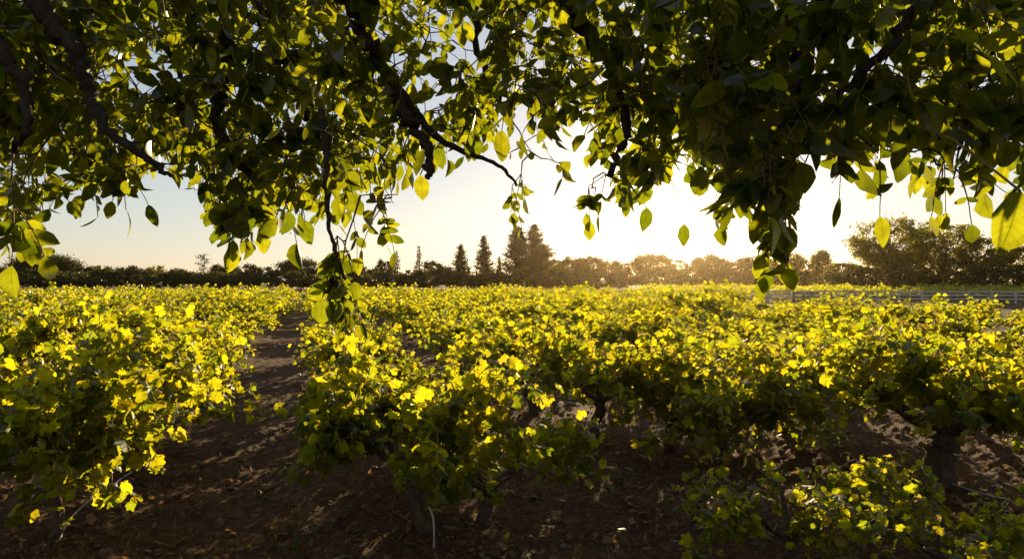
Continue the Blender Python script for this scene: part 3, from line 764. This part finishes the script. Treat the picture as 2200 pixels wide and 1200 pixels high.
# ------------------------------------------------------------------ things on the ground
M_hose = solid_mat('grey_hose', (.30, .30, .30), (.42, .41, .40), 20, .5, .1)
def ground_line(name, pts, r, mat, label, cat):
    P = []
    for px, py in pts:
        d = H*F/(py-600); P.append((0, 0, 0) if 0 else ((px-1100)/F*d, d, 0))
    q = smooth_path(P, 8); q[:, 2] = [gz(a, b) for a, b, c in q]
    z = np.convolve(np.pad(q[:, 2], 4, 'edge'), np.ones(9)/9, 'valid'); q[:, 2] = z+r+.018
    m = MB(); m.add(*tube(q, r, 8)); return tag(m.build(name, mat), label, cat)
ground_line('drip_hose', [(128, 1186), (150, 1140), (190, 1100), (240, 1062), (292, 1024)], .0065, M_hose, 'thin pale drip hose on the soil from the thin-trunked left vine', 'hose')
ground_line('drip_hose', [(2040, 1052), (2110, 1078), (2200, 1102), (2330, 1150)], .0065, M_hose, 'thin drip hose on the soil right of the thick black trunk', 'hose')
b = at(932, 1195, 5.15); b.z = gz(b.x, b.y)
m = MB(); m.add(*tube(smooth_path([(b.x, b.y, b.z-.03), (b.x+.002, b.y, b.z+.10), (b.x-.004, b.y+.01, b.z+.18), (b.x-.025, b.y+.03, b.z+.245), (b.x-.05, b.y+.10, b.z+.25)], 5), .0075, 8))
tag(m.build('hose_riser', solid_mat('pale_plastic', (.20, .17, .14), (.50, .46, .40), 40, .4, .2)), 'short pale upright hose end at the foot of the crooked leaning vine', 'hose')

def scatter(n, rng, ymax=16, xm=.85):
    o = []
    while len(o) < n:
        y = 3.2+(ymax-3.2)*rng.random()**1.6; x = rng.uniform(-1, 1)*y*xm; o.append((x, y, gz(x, y)))
    return np.array(o)
rg = np.random.default_rng(3)
P = scatter(7500, rg); n = len(P); mb = MB(); nr = rg.normal(0, .5, (n, 3))+np.array([0, 0, 1]); tip = rg.normal(0, 1, (n, 3)); P2 = P+np.array([0, 0, .012])
cur = oval_leaf(.7, .5, .4, 4, .3); cur2 = oval_leaf(-.5, -.5, .2, 4, .25)
mb.add(*place(cur, P2[::2], tip[::2], nr[::2], rg.uniform(.02, .085, len(P2[::2])))); mb.add(*place(cur2, P2[1::2], tip[1::2], nr[1::2], rg.uniform(.02, .06, len(P2[1::2]))))
pg = scatter(500, rg, 12); mb.add(*place(GL1[0], pg+np.array([0, 0, .02]), rg.normal(0, 1, (500, 3)), rg.normal(0, .5, (500, 3))+np.array([0, 0, 1]), rg.uniform(.05, .11, 500)))
tag(mb.build('leaf_litter', M_litter), 'dry brown fallen leaves scattered over the soil', 'leaves', kind='stuff')
P = scatter(14000, rg, 14); mb = MB(); n = len(P)
bl = (np.array([(-.012, 0, 0), (.012, 0, 0), (.008, .5, .06), (-.008, .5, .06), (0, 1, -.02)]), np.array([(0, 1, 2), (0, 2, 3), (3, 2, 4)]), np.zeros((5, 2)))
nr = rg.normal(0, .35, (n, 3))+np.array([0, 0, 1]); mb.add(*place(bl, P+np.array([0, 0, .008]), rg.normal(0, 1, (n, 3))*np.array([1, 1, .35])+np.array([0, 0, .12]), nr, rg.uniform(.04, .17, n)))
tag(mb.build('dry_grass', M_straw), 'thin dry grass stems and straw strewn over the soil', 'dry grass', kind='stuff')
P = scatter(5200, rg, 13); mb = MB()
for p in P:
    r = rg.uniform(.006, .016)+.03*rg.random()**5; v, f = ball(p+np.array([0, 0, r*.2]), r, rg.uniform(.6, 1.4, 3)*np.array([1, 1, .65])); mb.add(v+rg.normal(0, r*.16, v.shape), f)
tag(mb.build('soil_clods', solid_mat('clod', (.08, .047, .027), (.20, .13, .08), 25, .95, .6), smooth=False), 'small crumbly clods of brown soil', 'soil', kind='stuff')
# a few green weeds
WS = [(1085, 1190, 'green weed seedling at the bottom edge below the centre'), (1330, 1040, 'green weed in the lane before the straight bare trunk'), (1360, 1035, 'green weed close left of the low forked vine'),
      (630, 1192, 'small green weed at the bottom edge in the bare path'), (1160, 1045, 'small green weed in the soil mid picture'), (1760, 1195, 'green weed at the bottom edge under the sprawling vine')]
for q, (px, py, lb) in enumerate(WS):
    d = H*F/(py-600); x = (px-1100)/F*d; r = empty('weed', (x, d, gz(x, d))); tag(r, lb, 'weed', 'green weeds on the soil')
    m = MB(); st = MB(); k = 7; a = rg.uniform(0, 6.28, k); up = rg.uniform(.03, .10, k)
    pos = np.stack([np.cos(a)*.02, np.sin(a)*.02, up], 1); dr = np.stack([np.cos(a), np.sin(a), rg.uniform(.2, 1.0, k)], 1)
    m.add(*place(WL[0], pos, dr, np.stack([-np.cos(a)*.5, -np.sin(a)*.5, np.ones(k)], 1), rg.uniform(.05, .09, k)))
    st.add(*tube([(0, 0, -.01), (.003, 0, .05), (0, .004, .11)], .003, 5)); st.build('stem', M_weed, r); m.build('leaves', M_weed, r)

# ------------------------------------------------------------------ haze
hm = bpy.data.materials.new('haze'); hm.use_nodes = True; q = hm.node_tree.nodes; q.clear()
ho = q.new('ShaderNodeOutputMaterial'); hv = q.new('ShaderNodeVolumePrincipled'); hv.inputs['Color'].default_value = (1, .74, .42, 1)
hv.inputs['Density'].default_value = .00011; hv.inputs['Anisotropy'].default_value = .93; hm.node_tree.links.new(hv.outputs[0], ho.inputs['Volume'])
m = MB(); box(m, -1200, 1200, -1200, 1200, -1.2, 18); tag(m.build('haze', hm, smooth=False), 'thin golden evening haze over the field', 'haze', kind='stuff')
